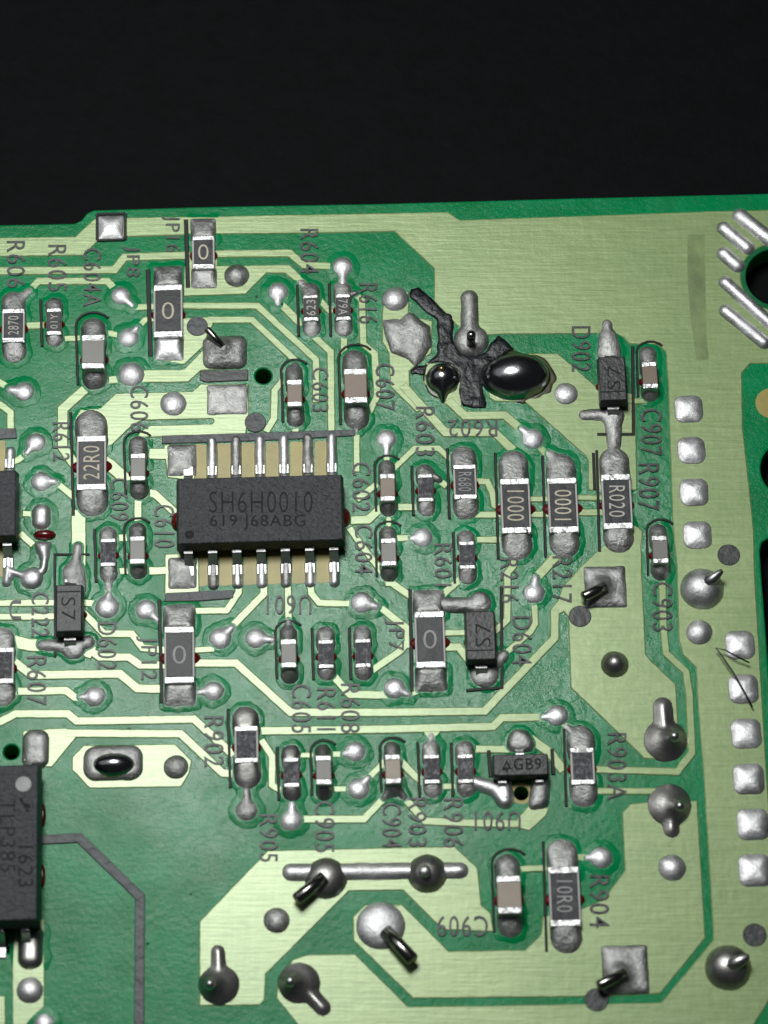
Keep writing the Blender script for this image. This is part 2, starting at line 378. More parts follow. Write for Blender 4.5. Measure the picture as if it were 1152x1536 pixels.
# ---- lettering: built-in font turned into thin solid print
def text(name, s, x0, x1, y0, y1, rot, mat, parent, pmat=None, h=0.0, zt=0.078, bold=0.003, outline=False):
    cu = bpy.data.curves.new('t', 'FONT'); cu.body = s; cu.offset = bold; cu.resolution_u = 3; cu.space_character = 1.12
    cu.extrude = 0.5; cu.fill_mode = 'FRONT' if False else 'BOTH'
    ob = bpy.data.objects.new('t', cu); COL.objects.link(ob)
    dg = bpy.context.evaluated_depsgraph_get(); me = bpy.data.meshes.new_from_object(ob.evaluated_get(dg))
    bpy.data.objects.remove(ob); bpy.data.curves.remove(cu)
    n = len(me.vertices); co = np.empty(n*3); me.vertices.foreach_get('co', co); co = co.reshape(-1, 3)
    lo, hi = co.min(0), co.max(0); a = (co[:, 0]-lo[0])/max(hi[0]-lo[0], 1e-6); b_ = (co[:, 1]-lo[1])/max(hi[1]-lo[1], 1e-6)
    W, H = x1-x0, y1-y0
    if rot == 'cw': u, v = x0+b_*W, y0+a*H
    elif rot == 'ccw': u, v = x1-b_*W, y1-a*H
    elif rot == '180': u, v = x1-a*W, y0+b_*H
    else: u, v = x0+a*W, y1-b_*H
    X, Y = P(u, v, h); Z = np.where(co[:, 2] > 0, h+zt, h-0.002)
    me.vertices.foreach_set('co', (np.stack([X, Y, Z], 1)*MM).ravel()); me.materials.clear(); me.update()
    return link(name, me, mat, parent, pmat)

# ------------------------------------------------------------------ table
def tag(o, label, cat=None, group=None, kind=None):
    if label: o['label'] = label
    if cat: o['category'] = cat
    if group: o['group'] = group
    if kind: o['kind'] = kind
    return o
TH = 1.6
tb = link('table', mesh('table', [(-400, -400, -TH), (400, -400, -TH), (400, 500, -TH), (-400, 500, -TH)], [(0, 1, 2, 3)]), 'table')
tag(tb, 'dark matte table top behind the circuit board', kind='structure')

# ------------------------------------------------------------------ the board
BOARD = bpy.data.objects.new('circuit_board', None); COL.objects.link(BOARD); BOARD.empty_display_size = 0.01
BOARD.location = (0, 0, -TH*MM)
tag(BOARD, 'green printed circuit board with pale copper traces lying on the dark table', 'circuit board')
BPM = Matrix.Translation((0, 0, -TH*MM))
_link = link
def link(name, me, mat=None, parent=None, pmat=None):
    return _link(name, me, mat, parent, BPM if parent is BOARD else pmat)
def px(poly): return [P2(p) for p in poly]
def pcirc(u, v, r, n=40): x, y = P2((u, v)); return circle(x, y, r/pxmm(v), n)
outline = [(-420, 345), (112, 335), (122, 330), (130, 320), (140, 315), (300, 310), (580, 305), (860, 297), (1152, 290), (1330, 286),
           (1330, 806), (1152, 808), (1143, 814), (1140, 826), (1143, 870), (1153, 1000), (1196, 1800), (-440, 1840)]
holes = [pcirc(395, 564, 12), pcirc(782, 1190, 10.5), pcirc(12, 1417, 12), pcirc(17, 1128, 11), pcirc(1166, 416, 47, 56), pcirc(1187, 704, 46, 48)]
plate('laminate', px(outline), holes, [(-0.10, 0.0), (-0.03, -0.03), (0.0, -0.11), (0.0, -TH)], 'mask', BOARD)

# copper areas (photo-pixel outlines on the board plane)
AREAS = {
 'ground': [(-420, 362), (113, 356), (143, 328), (285, 326), (672, 319), (690, 331), (900, 324), (1065, 318), (1320, 312), (1320, 545), (1125, 545), (1112, 560),
   (1113, 640), (1122, 720), (1130, 800), (1131, 860), (1149, 1160), (1166, 1420), (1166, 1480), (1128, 1540), (1100, 1640), (466, 1640), (447, 1536), (415, 1497),
   (418, 1475), (440, 1440), (462, 1433), (532, 1432), (612, 1511), (700, 1510), (992, 1505), (1071, 1410), (1066, 1323), (1056, 1160), (1047, 1050), (1045, 1002),
   (1025, 982), (1019, 960), (1016, 850), (1010, 790), (1003, 580), (1000, 528), (987, 517), (945, 516), (936, 506), (920, 500), (897, 500), (753, 501), (700, 504),
   (688, 490), (652, 452), (652, 403), (592, 347), (500, 349), (326, 351), (188, 355), (146, 362), (125, 383), (-420, 390)],
 'e': [(784, 531), (836, 531), (860, 551), (893, 580), (940, 590), (952, 592), (955, 735), (883, 735), (883, 692), (879, 684), (788, 603), (743, 602), (735, 597), (728, 575), (740, 545)],
 'f': [(903, 821), (930, 792), (952, 788), (963, 797), (961, 820), (962, 860), (968, 982), (977, 993), (1013, 1027), (1016, 1079), (1018, 1125), (1000, 1140), (966, 1137),
   (909, 1081), (857, 1032), (853, 925), (846, 917), (837, 922), (826, 922), (827, 914), (837, 901), (844, 881), (874, 848)],
 'c': [(530, 1376), (548, 1358), (603, 1358), (673, 1428), (789, 1426), (812, 1402), (815, 1375), (870, 1365), (905, 1351), (938, 1306), (934, 1219), (946, 1207),
   (974, 1204), (1045, 1202), (1052, 1320), (1057, 1407), (990, 1490), (900, 1494), (620, 1497), (531, 1411)],
 'd': [(300, 1383), (392, 1287), (402, 1277), (560, 1273), (682, 1271), (716, 1303), (721, 1358), (735, 1370), (740, 1397), (664, 1394), (605, 1335), (523, 1336),
   (398, 1461), (396, 1500), (389, 1507), (300, 1508), (300, 1456)],
 's': [(109, 1136), (126, 1119), (263, 1117), (287, 1142), (283, 1160), (271, 1180), (135, 1182), (109, 1155)],
 'g1': [(230, 480), (318, 476), (319, 487), (312, 500), (304, 520), (276, 547), (232, 540)],
 'g2': [(205, 556), (276, 555), (303, 527), (340, 520), (340, 553), (301, 556), (282, 573), (205, 574)],
 'g3': [(113, 626), (121, 615), (151, 613), (174, 591), (289, 588), (301, 577), (372, 577), (373, 620), (368, 652), (205, 656), (211, 648), (226, 639), (318, 637), (322, 632), (319, 628),
   (216, 630), (200, 636), (166, 669), (115, 669)],
 'g4': [(160, 684), (172, 692), (196, 714), (196, 722), (176, 719), (158, 704)],
 'i': [(276, 444), (276, 400), (434, 398), (462, 424), (452, 429), (428, 410), (400, 409), (368, 441)],
 'h': [(574, 470), (578, 440), (612, 438), (613, 475), (648, 482), (646, 530), (613, 557), (615, 593), (636, 612), (625, 618), (594, 588), (586, 579), (584, 530), (574, 513)],
 'k': [(640, 545), (690, 548), (692, 612), (668, 607), (636, 575)],
 't6': [(35, 1097), (73, 1094), (99, 1093), (112, 1096), (114, 1106), (78, 1150), (35, 1150)],
 'tl': [(22, 1380), (66, 1380), (66, 1510), (45, 1530), (20, 1560), (19, 1460)],
 'u9': [(776, 1229), (794, 1209), (823, 1213), (818, 1224), (794, 1246), (776, 1241)],
 'r9': [(634, 1096), (661, 1096), (650, 1112), (643, 1112)],
 'jp16': [(282, 384), (326, 384), (326, 400), (282, 402)],
 'u6a': [(246, 668), (292, 667), (292, 722), (252, 716)],
 'u6b': [(248, 832), (298, 830), (298, 890), (248, 892)],
}
zc = [0.040]
def nextz(): zc[0] += 0.00016; return zc[0]
def rough_edge(p, step=0.22, amp=0.011):
    out = []; n = len(p)
    for i in range(n):
        a, c = p[i], p[(i+1) % n]; L = math.hypot(c[0]-a[0], c[1]-a[1]); k = max(1, int(L/step)) if L < 60 else 1
        for j in range(k):
            q = j/k; e = amp if k > 1 else 0
            out.append((a[0]+(c[0]-a[0])*q+random.uniform(-e, e), a[1]+(c[1]-a[1])*q+random.uniform(-e, e)))
    return out
def copper(poly_mm, name, holes=(), bv=0.05):
    poly_mm = rough_edge(poly_mm); z = nextz(); return plate(name, poly_mm, holes, [(-0.02, z), (0.03, z-0.03), (0.045, -0.01)], 'copper', BOARD)
for k, poly in AREAS.items():
    AREAS_MM.append(px(poly))
    copper(px(poly), 'copper_area', [pcirc(1166, 416, 56, 56)] if k == 'ground' else [])
TRACES = [
 (12, [(-420, 411), (172, 405), (187, 386), (285, 383)]), (11, [(322, 381), (435, 380), (456, 398), (505, 400)]),
 (11, [(38, 442), (58, 422), (161, 422), (178, 440)]), (10, [(185, 450), (205, 461), (240, 460)]), (10, [(262, 459), (386, 459), (474, 540), (474, 604)]),
 (10, [(312, 480), (378, 480), (443, 541), (443, 552)]), (12, [(417, 452), (447, 482), (458, 486)]), (10, [(471, 505), (496, 528), (497, 648)]),
 (9, [(478, 448), (488, 460), (498, 470)]), (10, [(516, 500), (516, 532)]), (10, [(528, 436), (543, 451), (545, 516), (562, 531), (566, 594), (552, 622)]),
 (10, [(424, 571), (412, 586), (411, 628), (399, 648)]), (10, [(444, 634), (443, 650)]), (9, [(535, 640), (535, 708)]), (11, [(40, 489), (66, 488)]), (9, [(88, 509), (128, 507)]),
 (9, [(150, 497), (185, 505)]), (9, [(200, 500), (218, 480), (236, 478)]), (12, [(150, 572), (190, 568)]),
 (15, [(128, 584), (94, 614), (94, 671), (112, 697), (124, 700)]), (10, [(-40, 590), (0, 607), (16, 619), (16, 644)]), (10, [(-30, 560), (0, 574), (22, 588)]),
 (10, [(50, 672), (28, 690), (18, 694)]), (10, [(74, 724), (88, 727), (116, 750)]), (21, [(118, 765), (118, 850)]), (11, [(207, 742), (207, 790)]),
 (12, [(217, 738), (232, 741), (272, 778)]), (17, [(214, 681), (256, 681)]), (12, [(212, 857), (256, 856)]), (11, [(172, 807), (200, 807)]), (10, [(172, 857), (200, 857)]),
 (10, [(163, 866), (162, 900)]), (10, [(120, 904), (150, 906)]), (11, [(118, 912), (156, 951), (198, 951), (214, 972), (250, 976)]),
 (20, [(118, 970), (140, 980)]), (12, [(130, 972), (150, 986), (193, 986), (210, 998), (252, 998)]), (13, [(20, 992), (48, 1013), (180, 1011), (206, 1033), (252, 1034)]),
 (12, [(10, 1038), (99, 1036), (112, 1046), (130, 1046)]), (12, [(-60, 1090), (0, 1083), (24, 1071), (102, 1071), (115, 1082), (291, 1079), (350, 1133)]),
 (12, [(100, 1100), (271, 1101), (334, 1160), (352, 1161)]), (10, [(-60, 906), (92, 904)]), (10, [(-60, 926), (92, 925)]), (19, [(20, 962), (45, 968), (95, 969)]),
 (10, [(358, 880), (358, 889), (340, 916), (280, 917)]), (11, [(396, 880), (396, 891), (340, 948)]), (10, [(432, 880), (433, 938)]), (10, [(466, 880), (467, 890), (479, 905), (530, 906)]),
 (11, [(556, 900), (612, 944), (612, 963), (600, 977), (558, 1006)]), (8, [(608, 969), (628, 969)]), (12, [(500, 1014), (525, 1042), (580, 1043), (612, 1042), (636, 1030)]),
 (9, [(284, 976), (322, 974)]), (12, [(284, 995), (354, 995), (436, 1069), (580, 1069), (727, 1067), (832, 957), (832, 915)]), (10, [(284, 1041), (310, 1040)]),
 (12, [(380, 1097), (580, 1094), (740, 1090), (753, 1077), (822, 1076)]), (10, [(392, 1110), (408, 1135), (408, 1178), (428, 1190)]), (8, [(442, 1133), (470, 1133)]), (9, [(492, 1132), (520, 1131)]),
 (9, [(492, 1184), (526, 1184)]), (10, [(544, 1176), (578, 1142)]), (10, [(438, 1196), (438, 1222)]), (11, [(446, 1229), (546, 1229), (580, 1193)]), (11, [(600, 1141), (622, 1164), (640, 1178)]),
 (11, [(598, 1188), (638, 1232), (714, 1235), (780, 1236)]), (9, [(655, 1180), (692, 1180)]), (11, [(705, 1124), (768, 1124)]), (14, [(795, 1108), (826, 1130), (845, 1157)]),
 (11, [(597, 761), (632, 761)]), (10, [(708, 773), (756, 772)]), (10, [(706, 810), (752, 810)]), (10, [(590, 808), (622, 807)]), (10, [(566, 726), (535, 750)]), (13, [(526, 781), (552, 780), (572, 762)]),
 (10, [(524, 792), (542, 818), (574, 860)]), (9, [(590, 704), (622, 673), (658, 673), (676, 690)]), (10, [(644, 710), (670, 730)]), (10, [(708, 722), (731, 723), (738, 738), (742, 758), (755, 764)]),
 (13, [(604, 578), (668, 649), (742, 649), (770, 676)]), (13, [(672, 600), (697, 624), (757, 623), (790, 652)]), (10, [(805, 666), (828, 692)]),
 (10, [(771, 836), (771, 848), (761, 860), (761, 930), (744, 946), (736, 948)]), (14, [(836, 832), (804, 868)]), (9, [(801, 900), (803, 936), (796, 948), (756, 982)]), (9, [(660, 950), (706, 949)]), (12, [(660, 971), (688, 971), (706, 994)]),
 (8, [(788, 749), (828, 749)]), (9, [(788, 772), (830, 772)]), (8, [(858, 747), (908, 747)]), (10, [(858, 769), (908, 769)]),
 (10, [(993, 866), (995, 938), (999, 980), (1029, 1008), (1034, 1042), (1038, 1130), (1016, 1158), (880, 1154)]), (9, [(880, 1187), (985, 1187)]), (8, [(935, 602), (970, 602)]),
 (11, [(584, 872), (640, 912)]), (11, [(692, 868), (655, 900)]), (9, [(34, 771), (56, 772)]), (10, [(30, 800), (50, 818)]), (9, [(764, 1304), (826, 1302)]), (10, [(855, 1286), (895, 1287)]), (10, [(838, 1080), (868, 1106)]), (10, [(370, 1178), (370, 1210)]),
 (20, [(640, 907), (720, 907)]), (11, [(-60, 1500), (2, 1500), (2, 1560)]), (10, [(583, 862), (583, 880)]), (9, [(580, 664), (580, 700)]), (8, [(583, 776), (583, 800)]), (10, [(514, 405), (514, 430)]),
]
for wpx, pts in TRACES:
    vm = sum(p[1] for p in pts)/len(pts); copper(strip_outline(px(pts), wpx/pxmm(vm)), 'copper_trace')

# bare yellow laminate between the chip's leads, and other openings in the mask
def patch(poly, mat='laminate', name='bare_laminate', z=0.008):
    return plate(name, px(poly), [], [(-0.01, z), (0.01, -0.01)], mat, BOARD)
TOPX = [281+36.6*i for i in range(7)]; BOTX = [283.5+36.5*i for i in range(7)]
for i in range(6):
    a = (TOPX[i]+TOPX[i+1])/2; dy = -i*1.0
    patch([(a-10, 668+dy), (a-4, 666+dy), (a+10, 667+dy), (a+10.5, 722+dy), (a-10.5, 723+dy)])
    a = (BOTX[i]+BOTX[i+1])/2
    patch([(a-10, 815+dy), (a+10, 814+dy), (a+10, 878+dy), (a, 880+dy), (a-9, 879+dy)])
patch([(-30, 661), (8, 661), (8, 715), (-30, 715)]); patch([(-30, 815), (4, 815), (4, 865), (-30, 865)])
plate('bare_laminate', pcirc(1158, 605, 25), [], [(-0.01, 0.008), (0.01, -0.01)], 'laminate', BOARD)
plate('bare_laminate', pcirc(782, 1190, 17), [pcirc(782, 1190, 11.5)], [(-0.01, 0.008), (0.01, -0.01)], 'laminate', BOARD)
plate('hole_rim', pcirc(1166, 416, 55, 56), [pcirc(1166, 416, 48, 56)], [(-0.02, 0.03), (0.02, -0.01)], 'collar', BOARD)
patch([(1031, 352), (1057, 352), (1058, 420), (1060, 500), (1063, 540), (1044, 541), (1036, 480), (1031, 420)], 'stain', 'adhesive_stain', 0.0445)

# printed ink: bars, dots, charred patch, outlines
def ink(poly, mat='inkgrey', z=0.080, name='printed_bar'): return plate(name, px(poly), [], [(-0.03, z), (0.0, z-0.02), (0.01, -0.01)], mat, BOARD)
def line(pts, wpx=5, mat='inkline', z=0.082):
    vm = pts[0][1]; return plate('printed_outline', strip_outline(px(pts), wpx/pxmm(vm)), [], [(-0.02, z), (0.01, z-0.025), (0.02, -0.01)], mat, BOARD)
ink([(243, 654), (372, 650), (533, 645), (533, 654), (430, 660), (330, 664), (243, 666)])
ink([(249, 890), (310, 887), (351, 886), (350, 898), (300, 902), (247, 903)])
ink([(300, 557), (372, 555), (372, 571), (310, 574), (300, 571)], 'ink')
ink([(-30, 644), (24, 643), (25, 658), (-30, 661)])
line([(60, 1260), (119, 1257), (210, 1345), (208, 1660)], 14, 'inkgrey')
for (u, v, r) in [(296, 490, 16), (383, 634, 16), (870, 925, 17), (1093, 833, 17), (1132, 1403, 18), (895, 1500, 18)]:
    plate('printed_dot', pcirc(u, v, r), [], [(-0.03, 0.07), (0.0, 0.05), (0.01, -0.01)], 'inkgrey' if v < 700 else 'ink', BOARD)
blob('charred_print', BOARD, [('poly', [(615, 446), (617, 434), (629, 431), (669, 468), (680, 469), (680, 511), (690, 532), (722, 532), (732, 519), (747, 503), (771, 524), (753, 536), (727, 552),
    (727, 612), (692, 612), (688, 600), (688, 560), (675, 544), (650, 544), (638, 563), (616, 562), (616, 555), (646, 540), (656, 529), (656, 482), (633, 461)])], 0.075, 0.12, 'inkburnt', wob=0.22)
blob('flux_stain', BOARD, [('ell', 780, 566, 57, 39, 0.1), ('c', 664, 572, 29)], 0.055, 0.10, 'flux', wob=0.3)

# printed names
LABELS = [('R606', 10, 38, 362, 432), ('R605', 72, 100, 368, 437), ('C604A', 125, 152, 373, 460), ('JP8', 184, 210, 369, 416), ('JP16', 242, 270, 324, 379), ('R604', 450, 478, 344, 411),
 ('R616', 538, 566, 426, 486), ('C603', 468, 493, 552, 618), ('C607', 563, 592, 546, 616), ('C606', 195, 223, 579, 647), ('R612', 79, 105, 634, 692), ('C609', 165, 193, 718, 781), ('C610', 231, 262, 758, 822),
 ('C602', 528, 556, 694, 768), ('C604', 532, 559, 788, 861), ('R603', 623, 652, 611, 684), ('R601', 651, 678, 816, 880), ('R216', 750, 778, 838, 905), ('R217', 828, 858, 835, 905), ('D902', 857, 886, 490, 558),
 ('C907', 961, 993, 614, 684), ('R907', 957, 989, 696, 766), ('C903', 978, 1009, 874, 947), ('D604', 768, 798, 925, 998), ('JP7', 576, 606, 929, 977), ('D602', 146, 175, 934, 1005), ('JP12', 204, 236, 955, 1020),
 ('C222', 47, 74, 889, 956), ('R607', 40, 70, 985, 1058), ('C605', 437, 467, 1027, 1100), ('R611', 475, 504, 1033, 1096), ('R608', 511, 540, 1026, 1100), ('R902', 306, 336, 1075, 1150), ('R905', 389, 417, 1222, 1293),
 ('C905', 472, 502, 1202, 1279), ('C904', 573, 602, 1205, 1272), ('R903', 612, 640, 1197, 1270), ('R906', 665, 695, 1198, 1272), ('R903A', 911, 940, 1100, 1200), ('R904', 884, 914, 1313, 1392), ('U', 14, 32, 901, 930)]
for s, x0, x1, y0, y1 in LABELS: text('printed_name', s, x0, x1, y0, y1, 'cw', 'ink', BOARD)
for s, x0, x1, y0, y1 in [('R602', 672, 746, 630, 656), ('U601', 400, 467, 893, 922), ('U901', 712, 781, 1217, 1246), ('C909', 655, 732, 1374, 1405)]:
    text('printed_name', s, x0, x1, y0, y1, '180', 'ink', BOARD)

# ------------------------------------------------------------------ plain solder points on the board
def via(u, v, r, mat='solder', h=None, tail=None, ring=True):
    sh = [('c', u, v, r)]
    if tail: sh.append(('cap', u, v, tail[0], tail[1], r*0.5, tail[2]))
    rm = r/pxmm(v); blob('solder_point', BOARD, sh, h or rm*0.34, rm*1.0, mat, z0=0.03, power=0.85)
    if ring: collar(sh)
VIAS = [(514, 400, 16, 'solder', None, (514, 428, 7)), (417, 438, 15.5, 'solder', None, (417, 455, 6)), (355, 414, 19, 'dull', .35, None, False), (181, 444, 15, 'solder', None, (198, 458, 5)),
 (193, 507, 16, 'solder', None, (205, 492, 5)), (197, 562, 20, 'solder'), (36, 588, 16, 'solder', None, (16, 585, 7)), (260, 606, 20, 'solder', None, None, False), (54, 664, 15.5, 'solder', None, (40, 680, 5)),
 (62, 723, 16, 'solder', None, (82, 723, 6)), (593, 449, 20, 'solder', .3, None, False), (849, 591, 18, 'solder', None, None, False), (580, 659, 15.5, 'solder', None, (580, 680, 6)), (799, 659, 17, 'solder', None, (783, 644, 6)),
 (634, 807, 16, 'solder', None, (618, 808, 5)), (801, 890, 17, 'solder', None, (803, 868, 7)), (161, 911, 18.5, 'solder', None, (163, 892, 6)), (219, 915, 16.5, 'solder', None, (236, 930, 5)), (142, 1045, 16.5, 'solder', None, (122, 1046, 5)),
 (331, 958, 17.5, 'solder', None, (348, 942, 6)), (384, 958, 16.5, 'solder', None, (408, 960, 6)), (320, 1037, 16, 'solder', None, (300, 1039, 6)), (543, 904, 17.5, 'solder', None, (564, 910, 7)), (592, 1033, 17, 'solder', None, (612, 1042, 6)),
 (836, 1074, 17, 'solder', None, (816, 1076, 6)), (533, 1128, 16.5, 'solder', None, (518, 1131, 6)), (538, 1184, 17, 'solder', None, (552, 1168, 6)), (437, 1231, 17, 'solder', None, (438, 1208, 7)), (370, 1216, 17, 'dull', None, (370, 1186, 6.5)),
 (264, 1151, 19, 'dull', .3, None, False), (1049, 949, 20, 'solder', .3, None, False), (1008, 1302, 21, 'solder', .3, None, False), (902, 1287, 17.5, 'solder', None, (882, 1287, 6)), (415, 1381, 20, 'dull', .28, None, False), (922, 997, 21, 'gloss', .62, None, False),
 (45, 1486, 20.5, 'solder', .3, None, False), (66, 1535, 15, 'solder')]
for a in VIAS: via(*a)
for u, v, s_ in [(1033, 614, 43), (1037, 676, 42), (1041, 739, 43), (1046, 803, 43), (1110, 968, 44), (1115, 1034, 45), (1119, 1101, 46), (1123, 1169, 47), (1129, 1237, 48), (1132, 1306, 49)]:
    blob('square_pad', BOARD, [('box', u, v, s_, s_*0.96, 13)], 0.22, 0.76, 'solder', z0=0.04, power=0.9)
for u0, v0, u1, v1, r in [(1110, 324, 1176, 376, 12), (1086, 343, 1121, 372, 11.5), (1086, 381, 1106, 399, 11.5), (1088, 424, 1166, 496, 10.5), (1089, 467, 1146, 514, 11)]:
    blob('solder_bar', BOARD, [('cap', u0, v0, u1, v1, r)], 0.26, 0.42, 'solder', z0=0.04)
for (u, v) in []: pass
# tinned squares and rectangles
blob('square_pad', BOARD, [('box', 166, 342, 39, 37, 3)], 0.20, 0.7, 'solder', z0=0.03, power=0.9)
for pts in [[(146, 322), (187, 321)], [(146, 361), (187, 360)], [(146, 322), (146, 361)], [(188, 321), (188, 360)]]: line(pts, 4)
blob('solder_patch', BOARD, [('box', 341, 600, 62, 46, 4)], 0.10, 0.3, 'dull', z0=0.03, bumps=[(357, 607, 14, -0.05)])
blob('solder_patch', BOARD, [('poly', [(574, 480), (600, 479), (612, 470), (621, 470), (632, 481), (646, 490), (647, 521), (634, 541), (622, 550), (612, 540), (586, 530), (578, 508)])], 0.28, 0.7, 'dull', z0=0.03, wob=.08)
# burnt area: two big glossy dark solder lumps
j = blob('solder_joint', BOARD, [('c', 664, 568, 25), ('cap', 664, 580, 665, 602, 14, 3)], 0.75, 0.9, 'burnt', z0=0.03, power=0.62)
x, y = P2((662, 562)); link('pin', tube('pin', [(x, y, 0.3), (x, y, 0.92)], [0.17, 0.16]), 'brass', j)
blob('solder_joint', BOARD, [('ell', 774, 566, 52, 35, math.radians(4))], 1.25, 1.3, 'burnt', z0=0.02, power=0.55)
j = blob('solder_joint', BOARD, [('c', 707, 511, 26), ('cap', 705, 500, 704, 447, 14, 13)], 0.34, 0.7, 'dull', z0=0.03)
x, y = P2((706, 519)); link('pin', tube('pin', [(x, y, 0.1), (x, y, 1.5), (x, y, 1.6)], [0.25, 0.24, 0.17]), 'pin', j)
# bent leads soldered into the board
def pin(j, a, za, b_, zb, r, mat='pin', end='brass'):
    x0, y0 = P2(a, za); x1, y1 = P2(b_, zb); p0, p1 = Vector((x0, y0, za)), Vector((x1, y1, zb))
    d = (p1-p0).normalized(); q = p1-d*0.07
    link('pin', tube('pin', [tuple(p0), tuple(p0.lerp(p1, .5)), tuple(q), tuple(p1)], [r, r, r, r*0.78]), mat, j)
j = blob('solder_joint', BOARD, [('c', 571, 1389, 37)], 0.40, 1.2, 'solder', z0=0.03); pin(j, (578, 1396), 0.45, (620, 1441), 0.85, 0.36)
j = blob('solder_joint', BOARD, [('c', 489, 1318, 32)], 0.55, 1.1, 'gloss', z0=0.03); pin(j, (486, 1316), 0.55, (444, 1350), 0.75, 0.34)
j = blob('solder_joint', BOARD, [('c', 641, 1311, 30)], 0.7, 1.05, 'gloss', z0=0.03)
blob('solder_bridge', BOARD, [('cap', 437, 1309, 690, 1306, 14, 13)], 0.24, 0.5, 'solder', z0=0.035, power=0.9)
x, y = P2((637, 1314)); link('pin', tube('pin', [(x, y, 0.3), (x, y, 0.98), (x, y, 1.05)], [0.32, 0.31, 0.24]), 'lead', j)
j = blob('solder_joint', BOARD, [('box', 938, 1455, 70, 70, 4)], 0.16, 0.4, 'dull', z0=0.03, bumps=[(928, 1465, 17, 0.4)]); pin(j, (938, 1460), 0.5, (897, 1479), 0.75, 0.29)
j = blob('solder_joint', BOARD, [('box', 908, 881, 63, 62, 4)], 0.16, 0.4, 'dull', z0=0.03, bumps=[(902, 884, 15, 0.35)]); pin(j, (908, 880), 0.5, (874, 896), 0.75, 0.29)
j = blob('solder_joint', BOARD, [('box', 337, 529, 66, 50, 12)], 0.34, 0.8, 'dull', z0=0.03, bumps=[(334, 525, 12, 0.25)]); pin(j, (334, 520), 0.5, (310, 493), 0.75, 0.20)
j = blob('solder_joint', BOARD, [('c', 1053, 884, 33)], 0.75, 1.1, 'solder', z0=0.03)
def spike(j, a, za, b_, zb, r0, r1):
    x0, y0 = P2(a, za); x1, y1 = P2(b_, zb)
    link('pin', tube('pin', [(x0, y0, za), ((x0+x1)/2, (y0+y1)/2, (za+zb)/2), (x1, y1, zb)], [r0, (r0+r1)/2, r1]), 'lead', j)
spike(j, (1058, 878), 0.3, (1083, 856), 1.05, 0.5, 0.12)
j = blob('solder_joint', BOARD, [('c', 1092, 1452, 35)], 0.8, 1.15, 'gloss', z0=0.03); spike(j, (1095, 1450), 0.35, (1122, 1434), 1.1, 0.55, 0.14)
def keyhole(c, r, tail, rt, bp, mat):
    j = blob('solder_joint', BOARD, [('c', c[0], c[1], r), ('cap', c[0], c[1], tail[0], tail[1], rt*1.2, rt)], 0.46, 1.5, mat, z0=0.03, power=1.0, bumps=[(bp[0], bp[1], 13, 0.4)])
    x, y = P2(bp); link('pin', ellipsoid('pin', 0.3, 0.3, 0.34, 0.72), 'lead', j, None)
    j.children[0].matrix_parent_inverse = Matrix.Identity(4); j.children[0].location = (x*MM, y*MM, 0)
keyhole((998, 1111), 33, (994, 1060), 15, (1010, 1112), 'gloss'); keyhole((1004, 1208), 33, (1007, 1245), 13, (1018, 1216), 'gloss')
keyhole((329, 1478), 31, (327, 1428), 11, (316, 1482), 'gloss'); keyhole((449, 1475), 32, (484, 1512), 13, (436, 1478), 'gloss')
blob('solder_joint', BOARD, [('box', 170, 1145, 90, 52, 20)], 0.26, 0.6, 'dull', z0=0.03)
blob('solder_joint', BOARD, [('ell', 171, 1149, 33, 18, 0.0)], 0.62, 0.65, 'burnt', z0=0.12, power=0.6)
# empty footprint with its dab of red adhesive
blob('solder_point', BOARD, [('box', 62, 776, 29, 38, 12)], 0.3, 0.5, 'solder', z0=0.02); collar([('box', 62, 776, 29, 38, 12)])
blob('solder_point', BOARD, [('poly', [(51, 813), (77, 813), (76, 832), (70, 842), (60, 838), (54, 830)]), ('cap', 68, 836, 65, 856, 6), ('c', 48, 868, 18), ('cap', 40, 866, 18, 858, 6), ('cap', 12, 852, 10, 874, 7)], 0.3, 0.5, 'solder', z0=0.03)
collar([('c', 48, 868, 18), ('cap', 65, 830, 65, 850, 10)])
x, y = P2((67, 803)); g = link('adhesive_dot', ellipsoid('adhesive_dot', 0.60, 0.30, 0.32, 0.02), 'glue', BOARD); g.location = (x*MM, y*MM, 0)

